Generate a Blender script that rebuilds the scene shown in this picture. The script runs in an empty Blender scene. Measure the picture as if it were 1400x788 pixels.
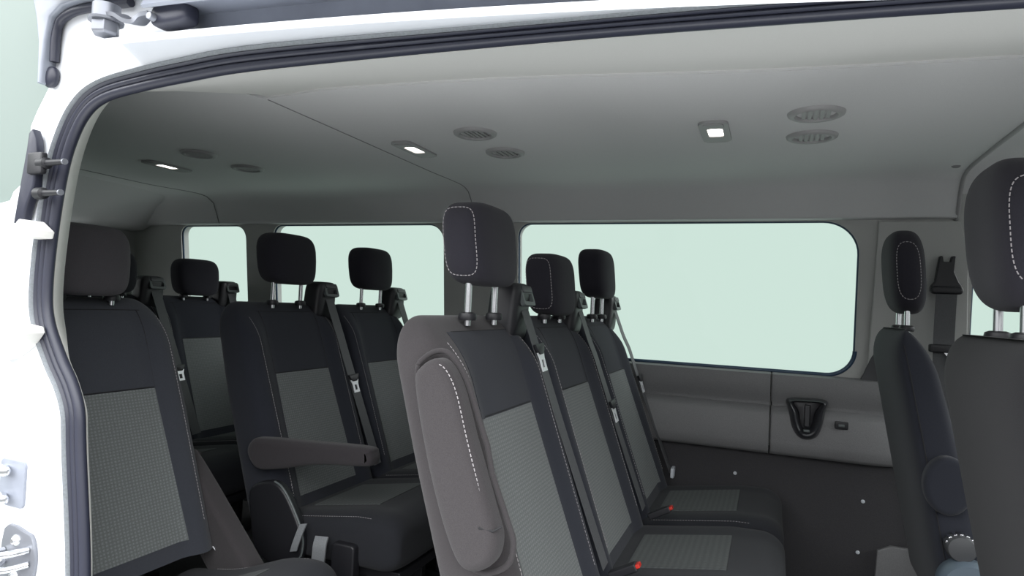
import bpy, bmesh, math, random
from mathutils import Vector, Matrix
from mathutils.geometry import tessellate_polygon
random.seed(3)
PI = math.pi
SC = bpy.context.scene
COL = SC.collection

# ------------------------------------------------------------------ materials
def nt(name):
    m = bpy.data.materials.new(name); m.use_nodes = True
    t = m.node_tree
    return m, t, t.nodes['Principled BSDF']

def lin(r, g, b):
    f = lambda c: ((c/255+.055)/1.055)**2.4 if c > 10 else c/255/12.92
    return (f(r), f(g), f(b), 1)

def plain(name, col, rough=.5, metal=0, coat=0, bump=0, bscale=400, var=0.0, spec=.5):
    m, t, p = nt(name)
    p.inputs['Base Color'].default_value = col
    p.inputs['Roughness'].default_value = rough
    p.inputs['Metallic'].default_value = metal
    p.inputs['Coat Weight'].default_value = coat
    p.inputs['Specular IOR Level'].default_value = spec
    tc = t.nodes.new('ShaderNodeTexCoord')
    nz = t.nodes.new('ShaderNodeTexNoise'); nz.inputs['Scale'].default_value = bscale
    nz.inputs['Detail'].default_value = 3
    t.links.new(tc.outputs['Object'], nz.inputs['Vector'])
    if bump:
        b = t.nodes.new('ShaderNodeBump'); b.inputs['Strength'].default_value = bump
        b.inputs['Distance'].default_value = .001
        t.links.new(nz.outputs['Fac'], b.inputs['Height'])
        t.links.new(b.outputs['Normal'], p.inputs['Normal'])
    if var:
        r = t.nodes.new('ShaderNodeValToRGB')
        r.color_ramp.elements[0].position = .3; r.color_ramp.elements[1].position = .7
        r.color_ramp.elements[0].color = tuple(c*(1-var) for c in col[:3])+(1,)
        r.color_ramp.elements[1].color = tuple(min(1, c*(1+var)) for c in col[:3])+(1,)
        t.links.new(nz.outputs['Fac'], r.inputs['Fac'])
        t.links.new(r.outputs['Color'], p.inputs['Base Color'])
    return m

def fabric(name, col, weave=0.0, var=.25, sheen=.25):
    m = plain(name, col, .92, bump=.5, bscale=900, var=var, spec=.25)
    t = m.node_tree; p = t.nodes['Principled BSDF']
    p.inputs['Sheen Weight'].default_value = sheen
    p.inputs['Sheen Roughness'].default_value = .6
    if weave:
        # small woven checks over the fine noise
        tc = t.nodes.new('ShaderNodeTexCoord')
        mp = t.nodes.new('ShaderNodeMapping'); mp.inputs['Rotation'].default_value = (0, .64, 0)
        t.links.new(tc.outputs['Object'], mp.inputs['Vector'])
        w1 = t.nodes.new('ShaderNodeTexWave'); w1.bands_direction = 'Z'; w1.inputs['Scale'].default_value = 40
        w2 = t.nodes.new('ShaderNodeTexWave'); w2.bands_direction = 'Y'; w2.inputs['Scale'].default_value = 34
        for w in (w1, w2):
            w.inputs['Distortion'].default_value = 1.2; w.inputs['Detail Scale'].default_value = 3
            t.links.new(mp.outputs['Vector'], w.inputs['Vector'])
        mu = t.nodes.new('ShaderNodeMath'); mu.operation = 'MULTIPLY'
        t.links.new(w1.outputs['Fac'], mu.inputs[0]); t.links.new(w2.outputs['Fac'], mu.inputs[1])
        base = p.inputs['Base Color'].links[0].from_socket
        mx = t.nodes.new('ShaderNodeMix'); mx.data_type = 'RGBA'; mx.blend_type = 'MULTIPLY'
        ra = t.nodes.new('ShaderNodeMapRange'); ra.inputs['To Min'].default_value = 1-weave; ra.inputs['To Max'].default_value = 1.1
        t.links.new(mu.outputs[0], ra.inputs['Value'])
        mx.inputs['Factor'].default_value = 1
        t.links.new(base, mx.inputs['A']); t.links.new(ra.outputs['Result'], mx.inputs['B'])
        t.links.new(mx.outputs['Result'], p.inputs['Base Color'])
    return m

def emit(name, col, s):
    m, t, p = nt(name)
    p.inputs['Base Color'].default_value = (.8, .8, .78, 1)
    p.inputs['Emission Color'].default_value = col
    p.inputs['Emission Strength'].default_value = s
    return m

def glass(name, tint, refl, rcol=(1, 1, 1, 1)):
    m = bpy.data.materials.new(name); m.use_nodes = True; t = m.node_tree; t.nodes.clear()
    o = t.nodes.new('ShaderNodeOutputMaterial'); tr = t.nodes.new('ShaderNodeBsdfTransparent')
    gl = t.nodes.new('ShaderNodeBsdfGlossy'); mx = t.nodes.new('ShaderNodeMixShader')
    tr.inputs['Color'].default_value = tint; gl.inputs['Roughness'].default_value = 0.0
    gl.inputs['Color'].default_value = rcol
    mx.inputs['Fac'].default_value = refl
    t.links.new(tr.outputs[0], mx.inputs[1]); t.links.new(gl.outputs[0], mx.inputs[2])
    t.links.new(mx.outputs[0], o.inputs['Surface'])
    return m

M = {
 'fab':    fabric('charcoal_fabric', (.018, .020, .028, 1), sheen=.08),
 'fabw':   fabric('worn_charcoal_fabric', (.038, .034, .036, 1), sheen=.1),
 'fabf': fabric('front_seat_fabric', (.015, .0145, .017, 1), sheen=.06),
 'fabs': fabric('single_seat_fabric', (.034, .037, .046, 1), sheen=.1),
 'heads': fabric('single_headrest_fabric', (.060, .056, .062, 1), sheen=.1),
 'fabm': fabric('armrest_fabric', (.030, .026, .029, 1), sheen=.1),
 'fabc': fabric('dimmed_cushion_fabric', (.016, .017, .021, 1), sheen=.05),  # same cloth as the backrests, darkened to dim the light on it
 'tongue': plain('bright_tongue_steel', (.78, .79, .82, 1), .4, metal=.35),
 'panel':  fabric('grey_woven_fabric', (.152, .164, .163, 1), weave=.30, var=.3, sheen=.1),
 'panelc': fabric('dimmed_cushion_weave', (.075, .082, .082, 1), weave=.25, var=.3, sheen=.05),  # backrest weave darkened, with the dimmer light put into its colour
 'head':   fabric('headrest_fabric', (.018, .017, .024, 1), var=.2, sheen=.08),
 'seam':   plain('seam_thread', (.012, .012, .014, 1), .8),
 'thread': plain('pale_thread', (.33, .31, .32, 1), .8),
 'belt':   plain('belt_webbing', (.075, .077, .082, 1), .6, bump=.5, bscale=600, var=.2),
 'blk':    plain('black_plastic', (.014, .014, .017, 1), .45, bump=.2, bscale=700),
 'dkgrey': plain('dark_grey_plastic', (.060, .062, .066, 1), .5, bump=.2, bscale=700),
 'slot':   plain('grey_green_plastic', (.10, .115, .115, 1), .45),
 'tag':    plain('grey_webbing_tag', (.20, .21, .22, 1), .6, bump=.4, bscale=500, var=.2),
 'label':  plain('white_care_label', (.55, .58, .62, 1), .6, bump=.6, bscale=120),
 'chrome': plain('chrome', (.75, .76, .78, 1), .22, metal=1),
 'steel':  plain('zinc_steel', (.24, .25, .28, 1), .4, metal=.6),
 'red':    plain('red_plastic', (.55, .03, .02, 1), .4),
 'liner':  plain('headliner_cloth', (.58, .585, .585, 1), .95, bump=.35, bscale=900, var=.06, spec=.15),
 'strip': plain('header_strip_trim', (.64, .64, .62, 1), .7, bump=.2, bscale=700, var=.04),
 'linerseam': plain('headliner_joint', (.22, .22, .225, 1), .9),
 'vent':   plain('vent_plastic', (.29, .29, .29, 1), .5, bump=.15, bscale=700),
 'ventdk': plain('vent_recess', (.06, .06, .065, 1), .7),
 'trim':   plain('grey_pillar_trim', (.42, .425, .41, 1), .6, bump=.3, bscale=600, var=.05),
 'lower':  plain('grey_side_panel', (.165, .165, .168, 1), .55, bump=.5, bscale=420, var=.12),
 'lowblk': plain('black_side_lining', (.032, .031, .034, 1), .8, bump=.6, bscale=420, var=.15),
 'cup':    plain('cup_holder_plastic', (.028, .029, .033, 1), .32),
 'white':  plain('white_van_paint', (.78, .80, .83, 1), .35, coat=.5, var=.015, bscale=4),
 'rail':   plain('shaded_white_paint', (.26, .28, .33, 1), .4, coat=.2, var=.08, bscale=18),  # white bodywork in shade: the shade is put into this grey-blue colour
 'cream':  plain('cream_jamb_trim', (.88, .87, .83, 1), .55, var=.03, bscale=60),
 'rubber': plain('seal_rubber', (.024, .026, .042, 1), .42, bump=.15, bscale=300),
 'rubgrey':plain('weathered_rubber', (.17, .185, .20, 1), .55, bump=.3, bscale=260, var=.15),
 'gasket': plain('window_gasket', (.030, .060, .105, 1), .3),
 'floor':  plain('floor_vinyl', (.06, .06, .062, 1), .7, bump=.4, bscale=300, var=.2),
 'dial':   plain('blue_grey_plastic', (.10, .13, .16, 1), .4),
 'lens':   emit('lamp_lens_lit', (1, .93, .86, 1), 5),
 'glass':  glass('window_glass', (.99, 1, .995, 1), .004),
 'skypane': plain('sky_coloured_pane', (.172, .215, .195, 1), .5),  # the pale bright sky painted onto an opaque pane
}

# ------------------------------------------------------------------ mesh helpers
class MB:
    def __init__(s): s.v = []; s.f = []
    def add(s, v, f):
        o = len(s.v); s.v += [tuple(p) for p in v]; s.f += [tuple(i+o for i in q) for q in f]
        return s
    def rings(s, rs, close=True, cap0=True, cap1=True):
        n = len(rs[0]); v = [p for r in rs for p in r]; f = []
        for i in range(len(rs)-1):
            for j in range(n if close else n-1):
                k = (j+1) % n
                f.append((i*n+j, i*n+k, (i+1)*n+k, (i+1)*n+j))
        if close and cap0: f.append(tuple(reversed(range(n))))
        if close and cap1: f.append(tuple((len(rs)-1)*n+j for j in range(n)))
        return s.add(v, f)
    def box(s, c, d, rot=None):
        hx, hy, hz = d[0]/2, d[1]/2, d[2]/2
        v = [Vector((x*hx, y*hy, z*hz)) for x in (-1, 1) for y in (-1, 1) for z in (-1, 1)]
        if rot: v = [rot @ p for p in v]
        v = [p+Vector(c) for p in v]
        return s.add(v, [(0,1,3,2),(4,6,7,5),(0,4,5,1),(2,3,7,6),(0,2,6,4),(1,5,7,3)])
    def tube(s, path, r, n=10, caps=True):
        path = [Vector(p) for p in path]; rs = []
        up = Vector((.31, .17, .93))
        for i, p in enumerate(path):
            t = (path[min(i+1, len(path)-1)]-path[max(i-1, 0)]).normalized()
            a = t.cross(up)
            if a.length < .05: a = t.cross(Vector((1, 0, 0)))
            a.normalize(); b = t.cross(a)
            rr = r[i] if isinstance(r, (list, tuple)) else r
            rs.append([p+a*rr*math.cos(q*2*PI/n)+b*rr*math.sin(q*2*PI/n) for q in range(n)])
        return s.rings(rs, True, caps, caps)
    def lathe(s, prof, c, axis='z', n=32):
        rs = []
        for r, h in prof:
            ring = []
            for q in range(n):
                a = q*2*PI/n; x, y = r*math.cos(a), r*math.sin(a)
                p = {'z': (x, y, h), 'y': (x, h, y), 'x': (h, x, y)}[axis]
                ring.append(Vector(p)+Vector(c))
            rs.append(ring)
        return s.rings(rs)
    def ribbon(s, pts, wdir, w, t=.0016):
        pts = [Vector(p) for p in pts]; rs = []
        for i, p in enumerate(pts):
            wd = Vector(wdir[i] if isinstance(wdir, list) else wdir).normalized()
            tg = (pts[min(i+1, len(pts)-1)]-pts[max(i-1, 0)]).normalized()
            nn = tg.cross(wd).normalized()
            a, b = wd*w/2, nn*t/2
            rs.append([p-a-b, p+a-b, p+a+b, p-a+b])
        return s.rings(rs)
    def slab(s, outline, map3, d0, d1, r=.01, steps=4):
        """outline (2d, convex-ish) extruded from d0 to d1 with rounded edges; map3(u,v,d)->xyz"""
        n = len(outline)
        area = sum(outline[i][0]*outline[(i+1) % n][1]-outline[(i+1) % n][0]*outline[i][1] for i in range(n))
        sg = 1 if area > 0 else -1
        nor = []
        for i in range(n):
            a, b = Vector(outline[i-1]), Vector(outline[(i+1) % n]); d = (b-a).normalized()
            nor.append(Vector((d.y, -d.x))*sg)
        rs = []
        sd = 1 if d1 > d0 else -1
        for k in range(steps+1):
            a = k/steps*PI/2
            ins, dep = r*(1-math.sin(a)), d0+sd*r*(1-math.cos(a))
            rs.append([map3(*(Vector(outline[i])-nor[i]*ins), dep) for i in range(n)])
        for k in range(steps+1):
            a = k/steps*PI/2
            ins, dep = r*(1-math.cos(a)), d1-sd*r*(1-math.sin(a))
            rs.append([map3(*(Vector(outline[i])-nor[i]*ins), dep) for i in range(n)])
        return s.rings(rs)
    def obj(s, name, mat, parent=None, smooth=True, bevel=0, seg=3, loc=None, sharp=40):
        me = bpy.data.meshes.new(name); me.from_pydata(s.v, [], s.f); me.update()
        bm = bmesh.new(); bm.from_mesh(me)
        bmesh.ops.recalc_face_normals(bm, faces=bm.faces)
        if smooth:
            for f in bm.faces: f.smooth = True
            for e in bm.edges:
                if len(e.link_faces) == 2 and e.calc_face_angle(0) > math.radians(sharp): e.smooth = False
        bm.to_mesh(me); bm.free()
        me.materials.append(mat)
        o = bpy.data.objects.new(name, me); COL.objects.link(o)
        if parent: o.parent = parent
        if loc: o.location = loc
        if bevel:
            b = o.modifiers.new('bevel', 'BEVEL'); b.width = bevel; b.segments = seg; b.limit_method = 'ANGLE'; b.angle_limit = math.radians(35)
            w = o.modifiers.new('wn', 'WEIGHTED_NORMAL')
            for p in me.polygons: p.use_smooth = True
            for e in me.edges: e.use_edge_sharp = False
        return o

def catmull(pts, k=8):
    pts = [Vector(p) for p in pts]; out = []
    P = [pts[0]*2-pts[1]]+pts+[pts[-1]*2-pts[-2]]
    for i in range(1, len(P)-2):
        for j in range(k):
            t = j/k; a, b, c, d = P[i-1], P[i], P[i+1], P[i+2]
            out.append(.5*((2*b)+(c-a)*t+(2*a-5*b+4*c-d)*t*t+(3*b-a-3*c+d)*t**3))
    out.append(pts[-1]); return out

def closed_smooth(pts, k=6):
    pts = [Vector(p) for p in pts]; n = len(pts); out = []
    for i in range(n):
        a, b, c, d = pts[i-1], pts[i], pts[(i+1) % n], pts[(i+2) % n]
        for j in range(k):
            t = j/k
            out.append(.5*((2*b)+(c-a)*t+(2*a-5*b+4*c-d)*t*t+(3*b-a-3*c+d)*t**3))
    return out

def rrect(x0, y0, x1, y1, r, n=8):
    """rounded rectangle; r is one radius or four (bl, br, tr, tl)"""
    r = r if isinstance(r, (list, tuple)) else (r,)*4
    out = []
    for (cx, cy, rr, a0) in ((x0+r[0], y0+r[0], r[0], PI), (x1-r[1], y0+r[1], r[1], 1.5*PI), (x1-r[2], y1-r[2], r[2], 0), (x0+r[3], y1-r[3], r[3], .5*PI)):
        for k in range(n+1):
            a = a0+k/n*PI/2; out.append((cx+rr*math.cos(a), cy+rr*math.sin(a)))
    return out

def dashes(mb, path, dash=.0055, gap=.0032, r=.0010):
    path = [Vector(p) for p in path]; d = 0; on = True; seg = [path[0]]
    for a, b in zip(path, path[1:]):
        L = (b-a).length; pos = 0
        while L-pos > 1e-9:
            need = (dash if on else gap)-d; st = min(need, L-pos); pos += st; d += st
            q = a+(b-a)*(pos/L)
            if d >= (dash if on else gap)-1e-9:
                if on: mb.tube([seg[0], q], r, 5)
                on = not on; d = 0; seg = [q]
    return mb

def holed_plate(outer, holes, map3, d0, d1):
    polys = [[Vector((x, y, 0)) for x, y in p] for p in [outer]+holes]
    flat = [p for q in polys for p in q]; tri = tessellate_polygon(polys)
    n = len(flat); mb = MB()
    v = [map3(p.x, p.y, d0) for p in flat]+[map3(p.x, p.y, d1) for p in flat]
    f = [tuple(t) for t in tri]+[tuple(i+n for i in reversed(t)) for t in tri]
    k = 0
    for q in polys:
        m = len(q)
        for i in range(m): f.append((k+i, k+(i+1) % m, k+(i+1) % m+n, k+i+n))
        k += m
    return mb.add(v, f)

def thing(name, label, cat, loc=(0, 0, 0), group=None):
    o = bpy.data.objects.new(name, None); COL.objects.link(o); o.location = loc
    o.empty_display_size = .05
    o['label'] = label; o['category'] = cat
    if group: o['group'] = group
    return o
def tag(o, label, cat, group=None):
    o['label'] = label; o['category'] = cat
    if group: o['group'] = group
    return o
def struct(o): o['kind'] = 'structure'; return o
def smoothstep(a, b, x):
    t = max(0, min(1, (x-a)/(b-a))); return t*t*(3-2*t)

# ------------------------------------------------------------------ camera (about eye height beside the open side door)
yaw, pitch, roll, FPX = 0.3874, 0.0268, 0.0455, 867.8
cam_d = bpy.data.cameras.new('camera'); cam = bpy.data.objects.new('camera', cam_d); COL.objects.link(cam)
cam_d.sensor_width = 36; cam_d.lens = FPX/1400*36; cam_d.clip_start = .02
fw = Vector((-math.sin(yaw)*math.cos(pitch), math.cos(yaw)*math.cos(pitch), math.sin(pitch)))
r0 = Vector((math.cos(yaw), math.sin(yaw), 0)); u0 = r0.cross(fw)
rt = r0*math.cos(roll)+u0*math.sin(roll); up = -r0*math.sin(roll)+u0*math.cos(roll)
cam.matrix_world = Matrix(((rt.x, up.x, -fw.x, 0), (rt.y, up.y, -fw.y, 0), (rt.z, up.z, -fw.z, 1.0618), (0, 0, 0, 1)))
SC.camera = cam

# ------------------------------------------------------------------ seats
XA, XB, XC, XF = -.627, -1.662, -2.718, .3715
Y1, Y2, Y3, YS = 1.332, 1.857, 2.388, 1.115

class Back:
    """shape of one reclined backrest, local to the seat (x forward, y across, z up)"""
    def __init__(s, kind):
        s.kind = kind
        if kind == 'front':
            s.w0, s.z0, s.zt, s.zb = .252, .93, 1.045, .30
        else:
            s.w0, s.z0, s.zt, s.zb = (.236 if kind == 'single' else .258), .925, 1.032, .36
        s.n = 4.6
    def rear0(s, z):
        if s.kind == 'front': return -.058+.185*(.97-z)
        return -.078+.31*(.93-z)
    def front0(s, z):
        if s.kind == 'front': return .052+.25*(.92-z)
        return .085+.36*(.84-z)
    def sec(s, z):
        t = max(0, (z-s.z0)/(s.zt-s.z0)); e = 1-math.sqrt(max(0, 1-t*t))
        w = s.w0-.070*e-.012*smoothstep(.7, 1.0, z)
        r, f = s.rear0(z)+.060*e, s.front0(z)-.055*e
        return w, r, f
    def bol(s, q, z):
        return (.010 if s.kind == 'front' else .034)*smoothstep(.52, .84, q)*(1-smoothstep(.90, 1.03, z))
    def fx(s, y, z):
        w, r, f = s.sec(z); q = min(.999, abs(y)/w); a = (f-r)/2
        k = (1-q**s.n)**(1/s.n)
        return (f+r)/2+a*k+s.bol(q, z)*k
    def ring(s, z, N=72):
        w, r, f = s.sec(z); cx, a = (r+f)/2, (f-r)/2; out = []
        for i in range(N):
            th = 2*PI*i/N; c, sn = math.cos(th), math.sin(th)
            k = math.copysign(abs(c)**(2/s.n), c); y = w*math.copysign(abs(sn)**(2/s.n), sn)
            x = cx+a*k
            if k > 0: x += s.bol(abs(y)/w, z)*k
            out.append(Vector((x, y, z)))
        return out
    def mesh(s):
        zs = [s.zb+(s.z0-s.zb)*i/24 for i in range(24)]
        zs += [s.z0+(s.zt-s.z0)*math.sin(i/14*PI/2) for i in range(15)]
        return MB().rings([s.ring(z) for z in zs])

def spow(v, e): return math.copysign(abs(v)**e, v)
def superell(a, b, c, e1, e2, nu=48, nv=28, fn=None):
    rs = []
    for i in range(1, nv):
        ph = -PI/2+PI*i/nv; ring = []
        for j in range(nu):
            th = 2*PI*j/nu
            p = Vector((a*spow(math.cos(ph), e1)*spow(math.cos(th), e2), b*spow(math.cos(ph), e1)*spow(math.sin(th), e2), c*spow(math.sin(ph), e1)))
            ring.append(fn(p) if fn else p)
        rs.append(ring)
    return rs

def headrest(seat, x, zb, h, W, T, post_y, raised, ztop, stitch=0, mat='head', ee=.44):
    hr_c = Vector((x, 0, zb+h/2)); a, b, c = T/2, W/2, h/2; e1, e2 = ee, ee+.02
    def shape(p):
        u = p.z/c
        k = 1-.07*smoothstep(.2, -1, u)-.05*smoothstep(.3, 1, u)
        xx = p.x-.012*(p.y/b)**2*(1 if p.x > 0 else .4)+.010*u*(-1)
        return Vector((xx, p.y*k, p.z))+hr_c
    hd = MB().rings(superell(a, b, c, e1, e2, fn=shape)).obj('headrest', M[mat], seat)
    for sy in (-1, 1):
        MB().tube([(x, sy*post_y, ztop-.02), (x, sy*post_y, zb+.03)], .0075, 16).obj('headrest_post', M['chrome'], hd)
        MB().lathe([(.001, -.006), (.019, -.006), (.021, 0), (.019, .009), (.012, .012), (.001, .012)], (x, sy*post_y, ztop-.002), 'z', 24).obj('post_guide', M['blk'], hd)
    if stitch:
        for sgn in ([-1, 1] if stitch == 2 else [-1]):
            y0 = sgn*b*.91; loop = []
            for k in range(97):
                ps = 2*PI*k/96; lo, hi = 0, 1
                for _ in range(30):
                    m = (lo+hi)/2; px, pz = a*m*math.cos(ps), c*m*math.sin(ps)
                    v = ((abs(px)/a)**(2/e2)+(abs(y0)/b)**(2/e2))**(e2/e1)+(abs(pz)/c)**(2/e1)
                    if v < 1: lo = m
                    else: hi = m
                m = hi*1.004
                loop.append(shape(Vector((a*m*math.cos(ps), y0*1.004, c*m*math.sin(ps)))))
            dashes(MB(), loop).obj('stitching', M['thread'], hd)['label'] = 'pale dashed stitch line'
    return hd

def belt(seat, B, gy, tz, tong=True, zend=.42, shift=0.0, label_end=False, twist=0.0, dy=.0):
    """shoulder belt from the guide on the seat's shoulder down its front face"""
    xe = B.fx(.17, zend)+.020
    pts = [(.022, gy+.012, 1.086)]
    for k in range(14):
        z = 1.05-k*(1.05-zend)/13
        u = (1.086-z)/(1.086-zend); y = gy+.006+(dy+.006)*u
        yq = min(y, B.w0-.022)
        xs = max(B.fx(.17, min(z, .95)), B.fx(yq, min(z, .95)))+.013
        if z > .95: x95 = max(B.fx(.17, .95), B.fx(yq, .95))+.013; xs = .024+(x95-.024)*(1.086-z)/(1.086-.95)
        pts.append((max(.022+(xe-.022)*u, xs)+shift, y, z))
    path = catmull(pts, 5)
    n = len(path)
    wd = [Vector((-.35*math.sin(twist), 1, .10)).normalized() for _ in path]
    bo = MB().ribbon(path, wd, .046).obj('seat_belt', M['belt'], seat)
    if tong:
        p = min(path, key=lambda q: abs(q.z-tz)); p = Vector(p)+Vector((.007, 0, 0))
        t = Vector((.30, .05, -.95)).normalized(); s_ = Vector((0, 1, .05)).normalized(); nn = t.cross(s_)
        R = Matrix((nn, s_, t)).transposed()
        def mp(u, v, d): return p+R @ Vector((d, u, v))
        MB().slab([(-.030, -.012), (.030, -.012), (.024, .006), (.012, .016), (-.012, .016), (-.024, .006)], mp, -.004, .005, .002, 2).obj('tongue_grip', M['blk'], bo)
        fr = holed_plate([(-.024, .010), (.024, .010), (.017, .026), (.017, .060), (-.017, .060), (-.017, .026)], [[(-.008, .030), (.008, .030), (.008, .050), (-.008, .050)]], mp, -.0015, .0015)
        fr.obj('belt_tongue', M['tongue'], bo, smooth=False)['label'] = 'bright steel belt tongue'
    if label_end:
        e = path[-1]
        MB().slab(rrect(-.026, -.022, .026, .018, .006, 3), lambda u, v, d: Vector(e)+Vector((d+.01, u, v)), -.006, .006, .002, 2).obj('belt_anchor', M['label'], bo)['label'] = 'crumpled white label at belt anchor'
    return bo

def belt_guide(seat, gy):
    c = Vector((-.012, gy, 1.045))
    def shape(p):
        u = (p.z+.075)/.15
        return Vector((p.x+.01*u, p.y*(1-.10*u), p.z))+c
    g = MB().rings(superell(.042, .062, .075, .35, .45, 40, 22, shape)).obj('belt_guide', M['blk'], seat)
    # bezel and slot facing forward on top
    def mp(u, v, d): return Vector((.030+d*.8-.35*v, gy+.012+u, 1.085+v+d*.3))
    holed_plate(rrect(-.040, -.026, .040, .022, .008, 4), [rrect(-.030, -.016, .030, .004, .004, 3)], mp, .0, .014).obj('slot_bezel', M['slot'], g, smooth=False, bevel=.002, seg=2)
    MB().slab(rrect(-.034, .006, .034, .024, .005, 3), mp, .006, .018, .003, 2).obj('slot_cover', M['dkgrey'], g)
    return g

def cushion(seat, B, w, panel=True, xl=.20, xr=.69, sag=0):
    n = 5.0
    def dims(x):
        zt = .372+.17*(x-.285) if x < .54 else .4155+.03*(x-.54)
        zt = min(zt, .421)-sag*(1-.70*smoothstep(.30, .62, x)); zb = .245+.0*(x)
        e = 0
        if x > xr-.07: t = (x-(xr-.07))/.07; e = 1-math.sqrt(max(0, 1-t*t))
        return zt-.06*e, zb+.05*e, w-.03*e
    def top(x, y):
        zt, zb, ww = dims(x); q = min(.999, abs(y)/ww); h = (zt-zb)/2
        b = .012*smoothstep(.5, .85, q)
        return (zt+zb)/2+(h+b)*(1-q**n)**(1/n)
    rs = []
    xs = [xl+(xr-.07-xl)*i/18 for i in range(18)]+[xr-.07+.07*math.sin(i/10*PI/2) for i in range(11)]
    for x in xs:
        zt, zb, ww = dims(x); cz, h = (zt+zb)/2, (zt-zb)/2; ring = []
        for i in range(64):
            th = 2*PI*i/64
            y = ww*spow(math.cos(th), 2/n); k = spow(math.sin(th), 2/n)
            b = .012*smoothstep(.5, .85, abs(y)/ww) if k > 0 else 0
            ring.append(Vector((x, y, cz+(h+b)*k)))
        rs.append(ring)
    cu = MB().rings(rs).obj('cushion', M['fabc'], seat)
    if panel:
        def grid(y0, y1, x0, x1, lift):
            nx, ny = 14, 14; rows = []
            for i in range(-1, nx+2):
                row = []
                for j in range(-1, ny+2):
                    x = x0+(x1-x0)*max(0, min(nx, i))/nx; y = y0+(y1-y0)*max(0, min(ny, j))/ny
                    edge = i in (-1, nx+1) or j in (-1, ny+1)
                    row.append(Vector((x, y, top(x, y)+(lift if not edge else -.012))))
                rows.append(row)
            return rows
        rows = grid(-.135, .135, .292, .545, .0025)
        MB().rings(rows, close=False).obj('cushion_panel', M['panelc'], cu)['label'] = 'lighter grey woven centre of the cushion'
    # seam running along the near and far upper edges
    for sy in (-1, 1):
        dashes(MB(), [(x, sy*(w*.93), top(x, w*.93)+.001) for x in [xl+.08+(xr-.10-xl-.08)*k/20 for k in range(21)]], r=.0006).obj('stitching', M['thread'], cu)
    return cu, top

def surf_patch(B, y0f, y1f, z0, z1, lift, nz=22, ny=14):
    """patch on the front face; y limits are functions of z"""
    rows = []
    for i in range(-1, nz+2):
        z = z0+(z1-z0)*max(0, min(nz, i))/nz; row = []
        for j in range(-1, ny+2):
            y = y0f(z)+(y1f(z)-y0f(z))*max(0, min(ny, j))/ny
            edge = i in (-1, nz+1) or j in (-1, ny+1)
            row.append(Vector((B.fx(y, z)+(lift if not edge else -.012), y, z)))
        rows.append(row)
    return MB().rings(rows, close=False)

def base_frame(seat, w):
    mb = MB()
    for sy in (-.7, .7):
        lg = MB().add([], [])
        lg.box((.34, sy*w, .12), (.05, .035, .24)); lg.box((.42, sy*w, .012), (.34, .05, .024)); lg.box((.52, sy*w, .12), (.05, .03, .24))
        lg.obj('leg', M['blk'], seat, bevel=.004, seg=2)
    mb.box((.44, 0, .235), (.46, w*1.7, .03)).obj('seat_frame', M['blk'], seat, bevel=.004, seg=2)

def make_seat(name, label, group, X, Y, kind='std', raised=True, guide=True, stitch=0, belt_z=.72, label_end=False, belt_dy=.03,
              cush=True, panel=True, htop=None, hb=None, backmat='fab', tong=True, buckle=None, zend=.42, guide_y=.205, hw=.250, headmat='head', sag=0):
    seat = thing(name, label, 'seat', (X, Y, 0), group)
    B = Back(kind)
    bk = B.mesh().obj('backrest', M[backmat], seat)
    pt = .79 if (X == XB) else .826
    pw = .137
    if panel:
        surf_patch(B, lambda z: -(pw+(.03 if backmat == 'fabw' else 0)+.012*(.84-z)/.4), lambda z: pw+.012*(.84-z)/.4, .40, pt, .0022).obj('seat_panel', M['panel'], bk)['label'] = 'lighter grey woven centre of the backrest'
        if backmat == 'fabw':      # dark cloth face above the woven panel and on the far bolster
            surf_patch(B, lambda z: -pw-.034, lambda z: pw+.004, .826, 1.0, .0016).obj('face_cloth', M['fab'], bk)['label'] = 'dark upper face of the backrest'
            surf_patch(B, lambda z: pw+.012*(.84-min(z, .84))/.4, lambda z: B.sec(z)[0]*.965, .40, .985, .0014, ny=24).obj('face_cloth', M['fab'], bk)['label'] = 'dark far side bolster'
        for sy in (-1, 1):
            MB().tube([(B.fx(pw, z)+.0006, sy*(pw+.003), z) for z in [pt+(1.0-pt)*k/16 for k in range(17)]], .0013, 6).obj('seam', M['seam'], bk)
            dashes(MB(), [(B.fx(sy*(pw+.062), z)+.0016, sy*(pw+.062), z) for z in [.44+(.985-.44)*k/40 for k in range(41)]], r=.0007).obj('stitching', M['thread'], bk)
        MB().tube([(B.fx(y, pt+.003)+.001, y, pt+.003) for y in [-pw+2*pw*k/16 for k in range(17)]], .0016, 6).obj('seam', M['seam'], bk)
        MB().tube([(B.fx(y, 1.0)+.0006, y, 1.0) for y in [-.15+.3*k/16 for k in range(17)]], .0013, 6).obj('seam', M['seam'], bk)
    zt = B.zt
    if kind == 'front': headrest(seat, 0, 1.088, .250, .250, .100, .065, True, zt, stitch or 2, 'head', .62)
    else:
        zb = hb if hb else zt+(.070 if raised else .004)
        headrest(seat, .010 if raised else .006, zb, .186, hw, .106, .072, raised, zt, stitch, headmat)
    if cush: cushion(seat, B, .261 if kind != 'single' else .243, sag=sag)
    base_frame(seat, .24)
    if guide:
        belt_guide(seat, guide_y)
        belt(seat, B, guide_y, belt_z, label_end=label_end, dy=belt_dy, tong=tong, zend=zend)
    if buckle:
        bx, by, bz = buckle
        R = Matrix.Rotation(-.5, 3, 'Y')
        bu = MB().box((bx-.03, by, bz-.012), (.075, .028, .020), R).obj('buckle', M['blk'], seat, bevel=.004)
        MB().box((bx+.004, by, bz+.008), (.014, .024, .010), R).obj('release_button', M['red'], bu, bevel=.002, seg=2)['label'] = 'red release button'
    return seat, B

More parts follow.
